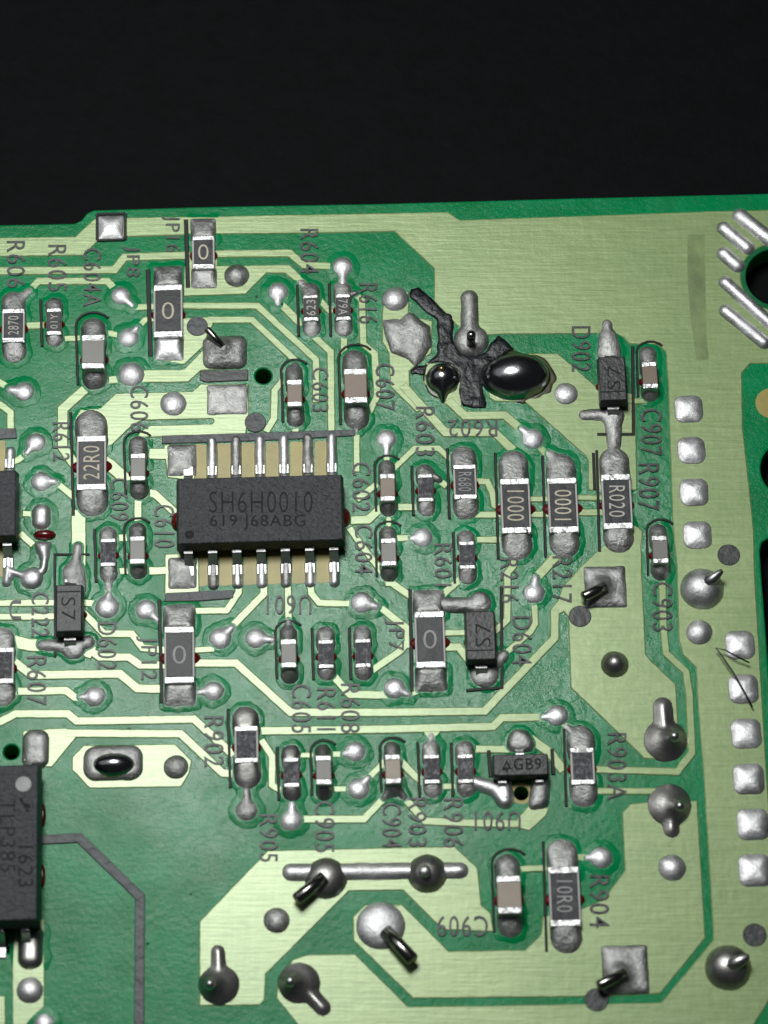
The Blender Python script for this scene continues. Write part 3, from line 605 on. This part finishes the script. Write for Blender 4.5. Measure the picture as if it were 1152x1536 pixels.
# ------------------------------------------------------------------ chip resistors, jumpers and capacitors
SIZES = {'0603': (0.80, 1.60, 0.30), '0805': (1.22, 2.02, 0.36), '1206': (1.56, 3.16, 0.40)}
CACHE = {}
def shared(key, fn):
    if key not in CACHE: CACHE[key] = fn()
    return CACHE[key]
def glyph_mark(root, pm, s, box, rot, h, mat, bold=0.0): text('marking', s, *box, rot, mat, root, pm, h=h, zt=0.008, bold=bold)
def component(kind, size, rect, pads, ref, look, cat, group, pad='round', padw=None, mark=None, top='resist', glue=True, solder_mat='dull', arms=((), ()), h=None, silk=True, cap='capbrown', gside=5.0):
    W, L, HH = SIZES[size]
    if kind == 'cap': HH = {'0603': 0.75, '0805': 0.95, '1206': 1.0}[size]
    if h: HH = h
    zb = 0.06; zt = zb+HH
    u, v = (rect[0]+rect[2])/2, (rect[1]+rect[3])/2
    x, y = P2((u, v), zt)
    root = bpy.data.objects.new({'res': 'chip_resistor', 'cap': 'chip_capacitor', 'jump': 'jumper_resistor'}[kind], None); COL.objects.link(root)
    root.empty_display_size = 0.001; root.location = (x*MM, y*MM, zb*MM); root.rotation_euler = (0, 0, ROT)
    pm = Matrix.Translation((x*MM, y*MM, zb*MM)) @ Matrix.Rotation(ROT, 4, 'Z')
    tag(root, look, cat, group)
    tl = {'0603': 0.27, '0805': 0.32, '1206': 0.40}[size]
    if kind == 'cap':
        link('body', shared(('cb', size, cap), lambda: bevel_box('body', -W/2, W/2, -L/2+0.02, L/2-0.02, 0, HH, 0.05)), cap, root)
        tl += 0.06
    else:
        link('body', shared(('rb', size), lambda: bevel_box('body', -W/2, W/2, -L/2+0.02, L/2-0.02, 0, HH-0.02, 0.02)), 'ceramic', root)
        q = 0.10 if size != '0603' else 0.015
        link('glaze', shared(('rg', size, top), lambda: bevel_box('glaze', -W/2+q, W/2-q, -L/2+tl-0.06, L/2-tl+0.06, HH-0.05, HH+0.014, 0.03)), top, root)
    for sgn in (-1, 1):
        y0, y1 = (L/2-tl, L/2) if sgn > 0 else (-L/2, -L/2+tl)
        link('end_terminal', shared(('t', size, kind, HH, sgn), lambda: bevel_box('end_terminal', -W/2-0.015, W/2+0.015, y0, y1+0.0, 0, HH+(0.02 if kind == 'cap' else 0.006), 0.06)), 'tin', root)
    if glue:
        g = shared(('g', size, gside), lambda: ellipsoid('adhesive_dot', W/2+gside/28.4, 0.36 if size == '0603' else 0.50, 0.26, -0.06))
        o = link('adhesive_dot', g, 'glue', root); o.location = (0, -0.06*MM, 0)
    # solder at both ends
    pw = padw or (rect[2]-rect[0])+5
    c0, s0 = math.cos(ROT), math.sin(ROT)
    for e, (pv, sgn) in enumerate(((pads[0], 1), (pads[1], -1))):
        # terminal edge on the board
        tx, ty = x-s0*sgn*(L/2-0.22), y+c0*sgn*(L/2-0.22)
        # pixel of that board point
        du, dv = topx(tx, ty); pu = du+(pv-dv)*0.03
        if pad == 'round':
            r = pw/2; sh = [('cap', pu, pv+(r*CT if sgn > 0 else -r*CT), du, dv, r, r)]
        else:
            sh = [('box', (du+pu)/2, (pv+dv)/2, pw, abs(dv-pv)/CT*CT, 3)]
        for arm in arms[e]: sh.append(('cap',)+tuple(arm))
        ex, ey = P2((pu, pv)); Lr = max(0.2, math.hypot(ex-tx, ey-ty)-0.2)
        f = lambda X, Y, ex=ex, ey=ey, Lr=Lr, sgn=sgn: 0.42+0.58*np.clip((((-s0*sgn)*(ex-X)+(c0*sgn)*(ey-Y)))/Lr, -0.2, 1)**1.0 if False else np.clip(1.0-0.74*np.clip((-s0*sgn*(X-tx)+c0*sgn*(Y-ty)-0.2)/Lr, 0, 1), 0.2, 1)
        hh = min(HH, 0.52)*random.uniform(0.86, 1.12)
        blob('solder_joint', root, sh, hh, 0.50 if size != '0603' else 0.36, solder_mat if not isinstance(solder_mat, tuple) else solder_mat[e], pm, z0=0.03, rampf=f)
        collar(sh, 0.30)
    if silk:
        xl = rect[0]-9; dx = 0.028*(pads[1]-pads[0])
        if kind == 'cap':
            cx = u+1; r = (rect[2]-rect[0])/2+10; tv = pads[0]+r*0.45
            arc = [(cx-r*math.cos(math.radians(a_)), tv-r*0.75*math.sin(math.radians(a_))) for a_ in (0, 25, 50, 75, 100, 125, 145)]
            line([(xl+dx, pads[1]-8)]+arc, 3.2)
        elif kind == 'res':
            line([(xl, pads[0]+4), (xl+dx, pads[1]-2)], 3.6)
    if mark:
        s, rot, mt = mark[:3]; gx = rect[2]-rect[0]; gy = rect[3]-rect[1]
        fx, fy = (0.25, 0.24) if len(mark) < 4 else mark[3]
        zz = zt+0.014
        glyph_mark(root, pm, s, (rect[0]+gx*fx, rect[2]-gx*fx, rect[1]+gy*fy, rect[3]-gy*fy), rot, zz, mt, -0.004 if len(s) > 1 else -0.012)
    return root
def topx(x, y, z=0.0):
    Xc, Yc, Zc = x, (y-CY)*CT+(z-CZ)*ST, -(y-CY)*ST+(z-CZ)*CT
    return 576+FPX*Xc/-Zc, 768-FPX*Yc/-Zc
GR, GC, GJ = 'chip resistors soldered on the board', 'chip capacitors soldered on the board', 'zero-ohm jumpers soldered on the board'
def R(size, rect, pads, ref, look, **k): component('res', size, rect, pads, ref, look, 'resistor', GR, **k)
def C(size, rect, pads, ref, look, **k): component('cap', size, rect, pads, ref, look, 'capacitor', GC, **k)
def J(size, rect, pads, ref, look, **k): component('jump', size, rect, pads, ref, look, 'jumper', GJ, pad='rect', **k)
MK = 'marking'
R('0805', (4, 461, 36, 515), (437, 546), 'R606', 'black chip resistor marked 2870 below the printed R606', mark=('2870', 'ccw', MK), arms=(((30, 450, 42, 438, 7),), ()))
R('0603', (70, 461, 92, 503), (446, 522), 'R605', 'small black chip resistor marked 01Y below the printed R605', mark=('01Y', 'ccw', MK))
C('0805', (123, 501, 156, 554), (477, 586), 'C604A', 'large grey chip capacitor below the printed C604A', cap='capgrey')
J('1206', (232, 426, 272, 506), (399, 542), 'JP8', 'black jumper marked 0 below the printed JP8', mark=('0', 'n', 'marking2', (0.27, 0.34)), solder_mat=('dull', 'solder'))
J('0805', (288, 352, 322, 404), (327, 434), 'JP16', 'short black jumper marked 0 beside the printed JP16', mark=('0', 'n', 'marking2', (0.27, 0.28)))
R('0603', (455, 441, 478, 482), (424, 507), 'R604', 'small black chip resistor marked 623 below the printed R604', mark=('623', 'ccw', MK, (0.2, 0.22)), arms=(((460, 432, 452, 424, 6),), ()))
R('0603', (503, 440, 526, 481), (421, 507), 'R616', 'small black chip resistor marked 79A beside the printed R616', mark=('79A', 'cw', MK, (0.2, 0.22)), arms=(((522, 445, 533, 440, 5), (514, 430, 514, 420, 6)), ()))
C('0603', (431, 569, 453, 610), (546, 642), 'C603', 'small brown chip capacitor beside the printed C603', arms=(((443, 556, 443, 546, 5),), ()))
C('0805', (517, 553, 550, 604), (525, 646), 'C607', 'large brown chip capacitor beside the printed C607', arms=((), ((535, 620, 535, 646, 14, 4),)))
C('0603', (964, 543, 986, 582), (519, 604), 'C906', 'small brown chip capacitor beside the right flank of an S7 diode')
R('1206', (904, 713, 947, 791), (672, 830), 'R907', 'black chip resistor with bold white R020 beside the printed R907', mark=('R020', 'cw', MK, (0.22, 0.20)), arms=(((921, 690, 921, 640, 9),), ()), padw=46)
C('0603', (979, 805, 1002, 843), (786, 872), 'C903', 'small grey chip capacitor above the printed C903', cap='capgrey')
R('1206', (115, 652, 159, 736), (615, 776), 'R612', 'black chip resistor marked 22R0 beside the printed R612', mark=('22R0', 'ccw', 'marking2', (0.22, 0.20)), gside=9.5)
C('0603', (195, 681, 219, 720), (654, 751), 'C606', 'small grey chip capacitor below the printed C606', cap='capgrey')
R('0603', (151, 807, 173, 850), (790, 876), 'R609', 'small scuffed chip resistor below the printed C609', top='scuff', arms=((), ((163, 870, 163, 884, 6),)))
C('0603', (195, 805, 217, 845), (784, 870), 'C610', 'small grey chip capacitor beside the printed C610', cap='capgrey')
C('0603', (571, 711, 592, 751), (690, 776), 'C602', 'small brown chip capacitor beside the printed C602')
C('0603', (572, 808, 594, 848), (789, 874), 'C604', 'small grey chip capacitor beside the printed C604', cap='capgrey')
R('0603', (627, 711, 650, 752), (696, 776), 'R603', 'small worn chip resistor below the printed R603', top='scuff', arms=(((648, 712, 658, 720, 6),), ()))
R('0805', (680, 697, 715, 748), (669, 781), 'R602', 'mid-sized black chip resistor below the printed R602', mark=('R680', 'cw', 'marking3', (0.22, 0.22)))
R('1206', (752, 718, 795, 799), (676, 841), 'R216', 'black chip resistor marked 1000 above the printed R216', mark=('1000', 'cw', 'marking2', (0.20, 0.22)), gside=9, padw=46)
R('1206', (823, 717, 866, 798), (680, 838), 'R217', 'black chip resistor marked 1000 above the printed R217', mark=('1000', 'ccw', 'marking2', (0.20, 0.22)), gside=9, padw=46, arms=(((838, 690, 826, 682, 8),), ()))
R('0603', (689, 812, 712, 853), (795, 878), 'R601', 'small worn chip resistor beside the printed R601', top='scuff')
R('0805', (-14, 968, 20, 1028), (941, 1060), 'R607', 'mid-sized grey chip resistor beside the printed R607', top='scuff', silk=False)
J('1206', (247, 939, 291, 1025), (907, 1060), 'JP12', 'grey jumper marked 0 beside the printed JP12', mark=('0', 'n', 'marking3', (0.27, 0.34)), gside=9)
C('0603', (422, 959, 444, 1001), (938, 1027), 'C605', 'small grey chip capacitor above the printed C605', cap='capgrey', arms=(((433, 945, 433, 934, 6),), ()))
R('0603', (477, 960, 501, 1002), (939, 1022), 'R611', 'small scuffed chip resistor above the printed R611', top='scuff')
R('0603', (533, 958, 556, 1001), (938, 1022), 'R608', 'small scuffed chip resistor above the printed R608', top='scuff')
R('0805', (351, 1088, 388, 1145), (1060, 1184), 'R902', 'mid-sized grey chip resistor beside the printed R902', top='scuff', arms=((), ((369, 1160, 370, 1184, 16, 5),)), solder_mat='gloss')
R('0603', (425, 1137, 449, 1180), (1117, 1203), 'R905', 'small scuffed chip resistor above the printed R905', top='scuff', solder_mat='gloss')
C('0603', (475, 1134, 496, 1176), (1117, 1202), 'C905', 'small grey chip capacitor above the printed C905', cap='capgrey', solder_mat='gloss')
J('1206', (623, 915, 667, 1003), (885, 1038), 'JP7', 'grey jumper marked 0 beside the printed JP7', mark=('0', 'n', 'marking3', (0.27, 0.34)), gside=9)
C('0603', (579, 1132, 600, 1175), (1113, 1197), 'C904', 'small tan chip capacitor above the printed C904', cap='captan', arms=((), ((582, 1190, 577, 1197, 6), (600, 1188, 606, 1196, 6))))
R('0603', (636, 1132, 660, 1175), (1110, 1198), 'R903', 'small scuffed chip resistor above the printed R903', top='scuff', arms=(((648, 1115, 647, 1104, 6, 5),), ()))
R('0603', (686, 1131, 711, 1175), (1111, 1197), 'R906', 'small scuffed chip resistor above the printed R906', top='scuff')
R('0805', (855, 1120, 893, 1178), (1089, 1212), 'R903A', 'mid-sized grey chip resistor beside the printed R903A', top='scuff', arms=(((866, 1104, 850, 1090, 8, 6),), ()))
C('0805', (747, 1316, 781, 1368), (1282, 1407), 'C909', 'large tan chip capacitor beside the printed C909', cap='captan')
R('1206', (824, 1299, 870, 1390), (1259, 1430), 'R904', 'black chip resistor marked 10R0 beside the printed R904', mark=('10R0', 'cw', 'marking3', (0.24, 0.24)), gside=8, padw=48)
blob('solder_bridge', BOARD, [('cap', 665, 908, 716, 908, 12, 13), ('c', 720, 902, 16)], 0.22, 0.4, 'dull', z0=0.03)
blob('solder_bridge', BOARD, [('cap', 706, 1172, 742, 1184, 11, 12), ('cap', 744, 1184, 757, 1200, 12, 14)], 0.26, 0.4, 'solder', z0=0.035)

# ------------------------------------------------------------------ moulded parts
def moulded(name, rect, h, zb, label, cat, mat, draft=0.10, size=None, group=None):
    """rect = top face in pixels; returns root, its matrix, half sizes"""
    zt = h; u, v = (rect[0]+rect[2])/2, (rect[1]+rect[3])/2; x, y = P2((u, v), zt); q = pxmm(v)
    W = size[0] if size else (rect[2]-rect[0])/q; L = size[1] if size else (rect[3]-rect[1])/q/CT
    root = bpy.data.objects.new(name, None); COL.objects.link(root); root.empty_display_size = 0.001
    root.location = (x*MM, y*MM, 0.05*MM); root.rotation_euler = (0, 0, ROT); tag(root, label, cat, group)
    pm = Matrix.Translation((x*MM, y*MM, 0.05*MM)) @ Matrix.Rotation(ROT, 4, 'Z')
    W += 2*draft; L += 2*draft; zm = (zb+zt)*0.5
    low = bevel_box('body', -W/2, W/2, -L/2, L/2, zm-0.05, zt-0.05, 0.06, draft*0.7)
    # lower half tapers the other way
    vs = [(s_*(W/2-g)*1.0, q_*(L/2-g), z-0.05) for z, g in ((zm-0.0501+0.05, 0.0), (zb, draft*0.8)) for s_, q_ in ((-1, -1), (1, -1), (1, 1), (-1, 1))]
    fs = [(0, 3, 2, 1), (4, 5, 6, 7)]+[(i, (i+1) % 4, 4+(i+1) % 4, 4+i) for i in range(4)]
    b1 = link('body', low, mat, root); b2 = link('body_underside', mesh('body_underside', vs, fs), mat, root)
    return root, pm, W/2, L/2, (x, y)
def gull(width, reach, z1, th=0.16, foot=0.55):
    """lead along +y from y=0 (in the body) to y=reach; top at z1 falling to the board"""
    k = reach-foot
    prof = [(-0.15, z1), (0.16, z1), (0.26, z1-0.06), (k-0.06, 0.20), (k+0.06, 0.13), (reach, 0.11)]
    bot = [(p[0]+(0.0 if i < 2 else -0.10 if i < 5 else 0), p[1]-th) for i, p in enumerate(prof)]
    bot[-1] = (reach, 0.0); bot[-2] = (k+0.02, 0.0)
    lp = prof+bot[::-1]; n = len(lp)
    vs = [(-width/2, a, z) for a, z in lp]+[(width/2, a, z) for a, z in lp]
    fs = [(i, (i+1) % n, n+(i+1) % n, n+i) for i in range(n)]
    m_ = len(prof)
    for i in range(m_-1):
        fs.append((i, n-1-i, n-2-i, i+1)); fs.append((n+i, n+i+1, n+n-2-i, n+n-1-i))
    return mesh('lead', vs, fs)
# --- the fourteen-lead chip
root, pm, hw, hl, (ux, uy) = moulded('integrated_circuit', (269, 718, 511, 809), 1.55, 0.18, 'black fourteen-lead chip with two lines of engraved lettering above the printed U601', 'chip', 'plastic', 0.13, (8.55, 3.62))
text('marking', 'SH6H0010', 314, 469, 737, 769, 'n', 'engrave', root, pm, h=1.55, zt=0.006, bold=-0.012)
text('marking', '619 J68ABG', 315, 458, 772, 795, 'n', 'engrave', root, pm, h=1.55, zt=0.006, bold=0.0)
x, y = P2((284, 802), 1.55)
plate('pin_one_mark', circle(x, y, 0.24, 24), [circle(x, y, 0.05, 24)], [(0, 1.556), (0, 1.55)], 'engrave', root, pm)
gm = gull(0.46, 1.15, 0.72)
for i in range(7):
    for sgn in (1, -1):
        o = link('lead', gm, 'lead', root)
        lx = (i-3)*1.27; o.location = (lx*MM, sgn*(hl-0.01)*MM, 0); o.rotation_euler = (0, 0, 0 if sgn > 0 else math.pi)
        wx, wy = ux+math.cos(ROT)*lx-math.sin(ROT)*sgn*(hl+0.95), uy+math.sin(ROT)*lx+math.cos(ROT)*sgn*(hl+0.95)
        u0, v0 = topx(wx, wy)
        ends = {1: 656-i*1.2, -1: 886-i*0.8}; ev = ends[sgn]
        ev2 = ev
        if i == 0: sh = [('box', u0-10, (ev+4*sgn+v0-sgn*(-20))/2 if False else (691 if sgn > 0 else 860), 44, 48, 4)]
        else: sh = [('cap', u0, v0+sgn*8, u0-0.4*sgn, ev+sgn*7, 8.4, 7.8)]
        blob('solder_joint', root, sh, 0.20 if i else 0.20, 0.26 if i else 0.8, 'solder' if i and (i+sgn) % 3 else 'dull', pm, z0=0.02, step=0.045)
for sx in (-1, 1):
    g = link('adhesive_dot', shared('icg', lambda: ellipsoid('adhesive_dot', 0.42, 0.55, 0.5, -0.02)), 'glue', root); g.location = (sx*(hw-0.08)*MM, 0, 0)
# --- neighbouring chip cut off by the frame
root, pm, hw, hl, (ux, uy) = moulded('integrated_circuit', (-220, 708, 20, 806), 1.55, 0.18, 'black chip whose end reaches in beside an empty footprint with red adhesive', 'chip', 'plastic', 0.13, (8.55, 3.62))
for i in range(7):
    for sgn in (1, -1):
        o = link('lead', gm, 'lead', root); lx = (i-3)*1.27
        o.location = (lx*MM, sgn*(hl-0.01)*MM, 0); o.rotation_euler = (0, 0, 0 if sgn > 0 else math.pi)
        wx, wy = ux+math.cos(ROT)*lx-math.sin(ROT)*sgn*(hl+0.95), uy+math.sin(ROT)*lx+math.cos(ROT)*sgn*(hl+0.95)
        u0, v0 = topx(wx, wy)
        if u0 > -40: blob('solder_joint', root, [('cap', u0, v0+sgn*8, u0+1, v0-sgn*18, 8.2, 7.6)], 0.2, 0.26, 'solder', pm, z0=0.02, step=0.045)
# --- optocoupler at lower left
root, pm, hw, hl, (ux, uy) = moulded('optocoupler', (-45, 1154, 54, 1373), 2.1, 0.15, 'thick black moulded component with a pale dot and vertical lettering, beside a grey printed line', 'chip', 'plastic', 0.17)
text('marking', 'TLP385', 0, 23, 1199, 1308, 'cw', 'engrave', root, pm, h=2.1, zt=0.006, bold=-0.012)
text('marking', '1623', 27, 50, 1269, 1330, 'cw', 'engrave', root, pm, h=2.1, zt=0.006, bold=-0.004)
x, y = P2((35, 1176), 2.1); plate('pale_dot', circle(x, y, 0.40, 28), [], [(0, 2.106), (0, 2.1)], 'marking3', root, pm)
for q in ([(28, 1199), (33, 1197), (36, 1205), (45, 1207), (46, 1212), (37, 1212), (35, 1209)], [(38, 1213), (43, 1214), (43, 1219), (39, 1218)]):
    plate('logo_mark', [P2(p, 2.1) for p in q], [], [(0, 2.106), (0, 2.1)], 'engrave', root, pm)
gm2 = gull(0.42, 1.25, 1.05, 0.2)
for sgn in (1, -1):
    for lx in (hw-0.78, hw-0.78-1.27 if sgn < 0 else hw-0.78-2.54):
        o = link('lead', gm2, 'lead', root); o.location = (lx*MM, sgn*(hl-0.01)*MM, 0); o.rotation_euler = (0, 0, 0 if sgn > 0 else math.pi)
blob('solder_joint', root, [('box', 54, 1124, 40, 56, 14)], 0.28, 0.5, 'dull', pm, z0=0.03)
blob('solder_joint', root, [('box', 46, 1420, 38, 66, 17)], 0.34, 0.5, 'gloss', pm, z0=0.03); collar([('box', 46, 1420, 38, 66, 17)])
for dy in (2.0, -1.2):
    g = link('adhesive_dot', shared('ocg', lambda: ellipsoid('adhesive_dot', 0.17, 0.62, 0.18, -0.02)), 'glue', root); g.location = ((hw-0.05)*MM, dy*MM, 0)
# --- S7 diodes
def diode(rect, label, rot, band_top, pads, tbox, h=1.15):
    root, pm, hw, hl, (ux, uy) = moulded('diode', rect, h, 0.12, label, 'diode', 'plastic2', 0.09, group='small black diodes marked S7')
    text('marking', 'S7', *tbox, rot, 'engrave', root, pm, h=h, zt=0.006, bold=-0.012)
    yb = rect[1]+(10 if band_top else rect[3]-rect[1]-12)
    x0, y0 = P2((rect[0]+1, yb), h); x1, y1 = P2((rect[2]-1, yb-1), h)
    plate('cathode_band', strip_outline([(x0, y0), (x1, y1)], 0.07), [], [(0, h+0.006), (0, h)], 'engrave', root, pm)
    g3 = shared('dl', lambda: gull(0.60, 0.62, 0.42, 0.15, 0.22))
    for sgn in (1, -1):
        o = link('lead', g3, 'lead', root); o.location = (0, sgn*(hl-0.01)*MM, 0); o.rotation_euler = (0, 0, 0 if sgn > 0 else math.pi)
    for sh in pads: blob('solder_joint', root, sh, 0.20, 0.6, 'dull', pm, z0=0.03); collar(sh, 0.25)
    g = link('adhesive_dot', shared('dg', lambda: ellipsoid('adhesive_dot', 0.88, 0.40, 0.32, -0.02)), 'glue', root)
diode((85, 878, 122, 946), 'black diode marked S7 between the printed C222 and the solder rings', 'cw', True,
      [[('cap', 111, 858, 113, 882, 17, 18), ('cap', 113, 850, 117, 820, 9, 7)], [('c', 110, 972, 19), ('cap', 64, 968, 100, 970, 9, 11), ('cap', 112, 966, 132, 964, 11, 11)]], (92, 113, 896, 930))
diode((700, 918, 742, 988), 'black diode marked S7 beside the printed D604', 'ccw', False,
      [[('c', 721, 905, 17)], [('c', 727, 1012, 22), ('cap', 730, 1008, 755, 984, 12, 10)]], (713, 736, 935, 970))
diode((900, 535, 938, 600), 'black diode marked S7 beside the printed D902', 'ccw', False,
      [[('cap', 914, 528, 912, 505, 19, 14), ('cap', 912, 505, 911, 487, 8, 8)], [('c', 919, 624, 18), ('cap', 915, 622, 877, 623, 11, 9), ('cap', 920, 634, 921, 668, 14, 11)]], (911, 931, 549, 584))
line([(752, 880), (753, 1032), (700, 1036)], 4); line([(949, 520), (950, 652), (896, 652)], 4); line([(83, 986), (82, 832), (134, 832)], 3); line([(890, 680), (892, 735)], 4)
line([(615, 884), (618, 1038)], 5); line([(239, 900), (243, 1055)], 5); line([(222, 405), (226, 535)], 6); line([(279, 330), (282, 432)], 6)
# --- three-lead transistor
root, pm, hw, hl, (ux, uy) = moulded('transistor', (741, 1132, 821, 1162), 1.0, 0.12, 'small three-lead black transistor marked GB9 above the printed U901', 'transistor', 'plastic2', 0.07)
text('marking', 'GB9', 770, 812, 1137, 1155, 'n', 'engrave', root, pm, h=1.0, zt=0.006, bold=0.012)
tri = [(752, 1156), (760, 1139), (768, 1154), (762, 1154), (762, 1158), (759, 1158), (759, 1155)]
plate('triangle_mark', [P2(p, 1.0) for p in tri], [[P2(p, 1.0) for p in [(757, 1151), (763, 1151), (760, 1145)]]], [(0, 1.006), (0, 1.0)], 'engrave', root, pm)
g4 = gull(0.40, 0.62, 0.45, 0.13, 0.25)
for lx, sgn in ((0, 1), (-0.95, -1), (0.95, -1)):
    o = link('lead', g4, 'lead', root); o.location = (lx*MM, sgn*(hl-0.01)*MM, 0); o.rotation_euler = (0, 0, 0 if sgn > 0 else math.pi)
for sh, mt in (([('c', 780, 1112, 19), ('cap', 772, 1118, 790, 1118, 12)], 'dull'), ([('cap', 755, 1180, 757, 1196, 14, 14)], 'solder'), ([('cap', 811, 1176, 809, 1200, 14, 15), ('cap', 805, 1200, 801, 1208, 10, 8)], 'dull')):
    blob('solder_joint', root, sh, 0.28, 0.42, mt, pm, z0=0.035)
    if sh[0][2] < 1150: collar(sh, 0.25)
line([(733, 1126), (736, 1166)], 5); line([(828, 1124), (830, 1162)], 5)

# ------------------------------------------------------------------ stray fibre on the pads
def fibre(pts, zs, r, label):
    p3 = []
    for (u, v), z in zip(pts, zs): x, y = P2((u, v), z); p3.append((x, y, z))
    o = link('fibre', tube('fibre', p3, [r]*len(p3), 6), 'hair'); tag(o, label, 'fibre'); return o
fibre([(1129, 1061), (1118, 1040), (1102, 1012), (1086, 988), (1074, 972), (1088, 975), (1104, 984), (1124, 994)], [0.30, 0.42, 0.50, 0.50, 0.45, 0.5, 0.55, 0.40], 0.045, 'thin dark bent fibre lying across the square solder pads')
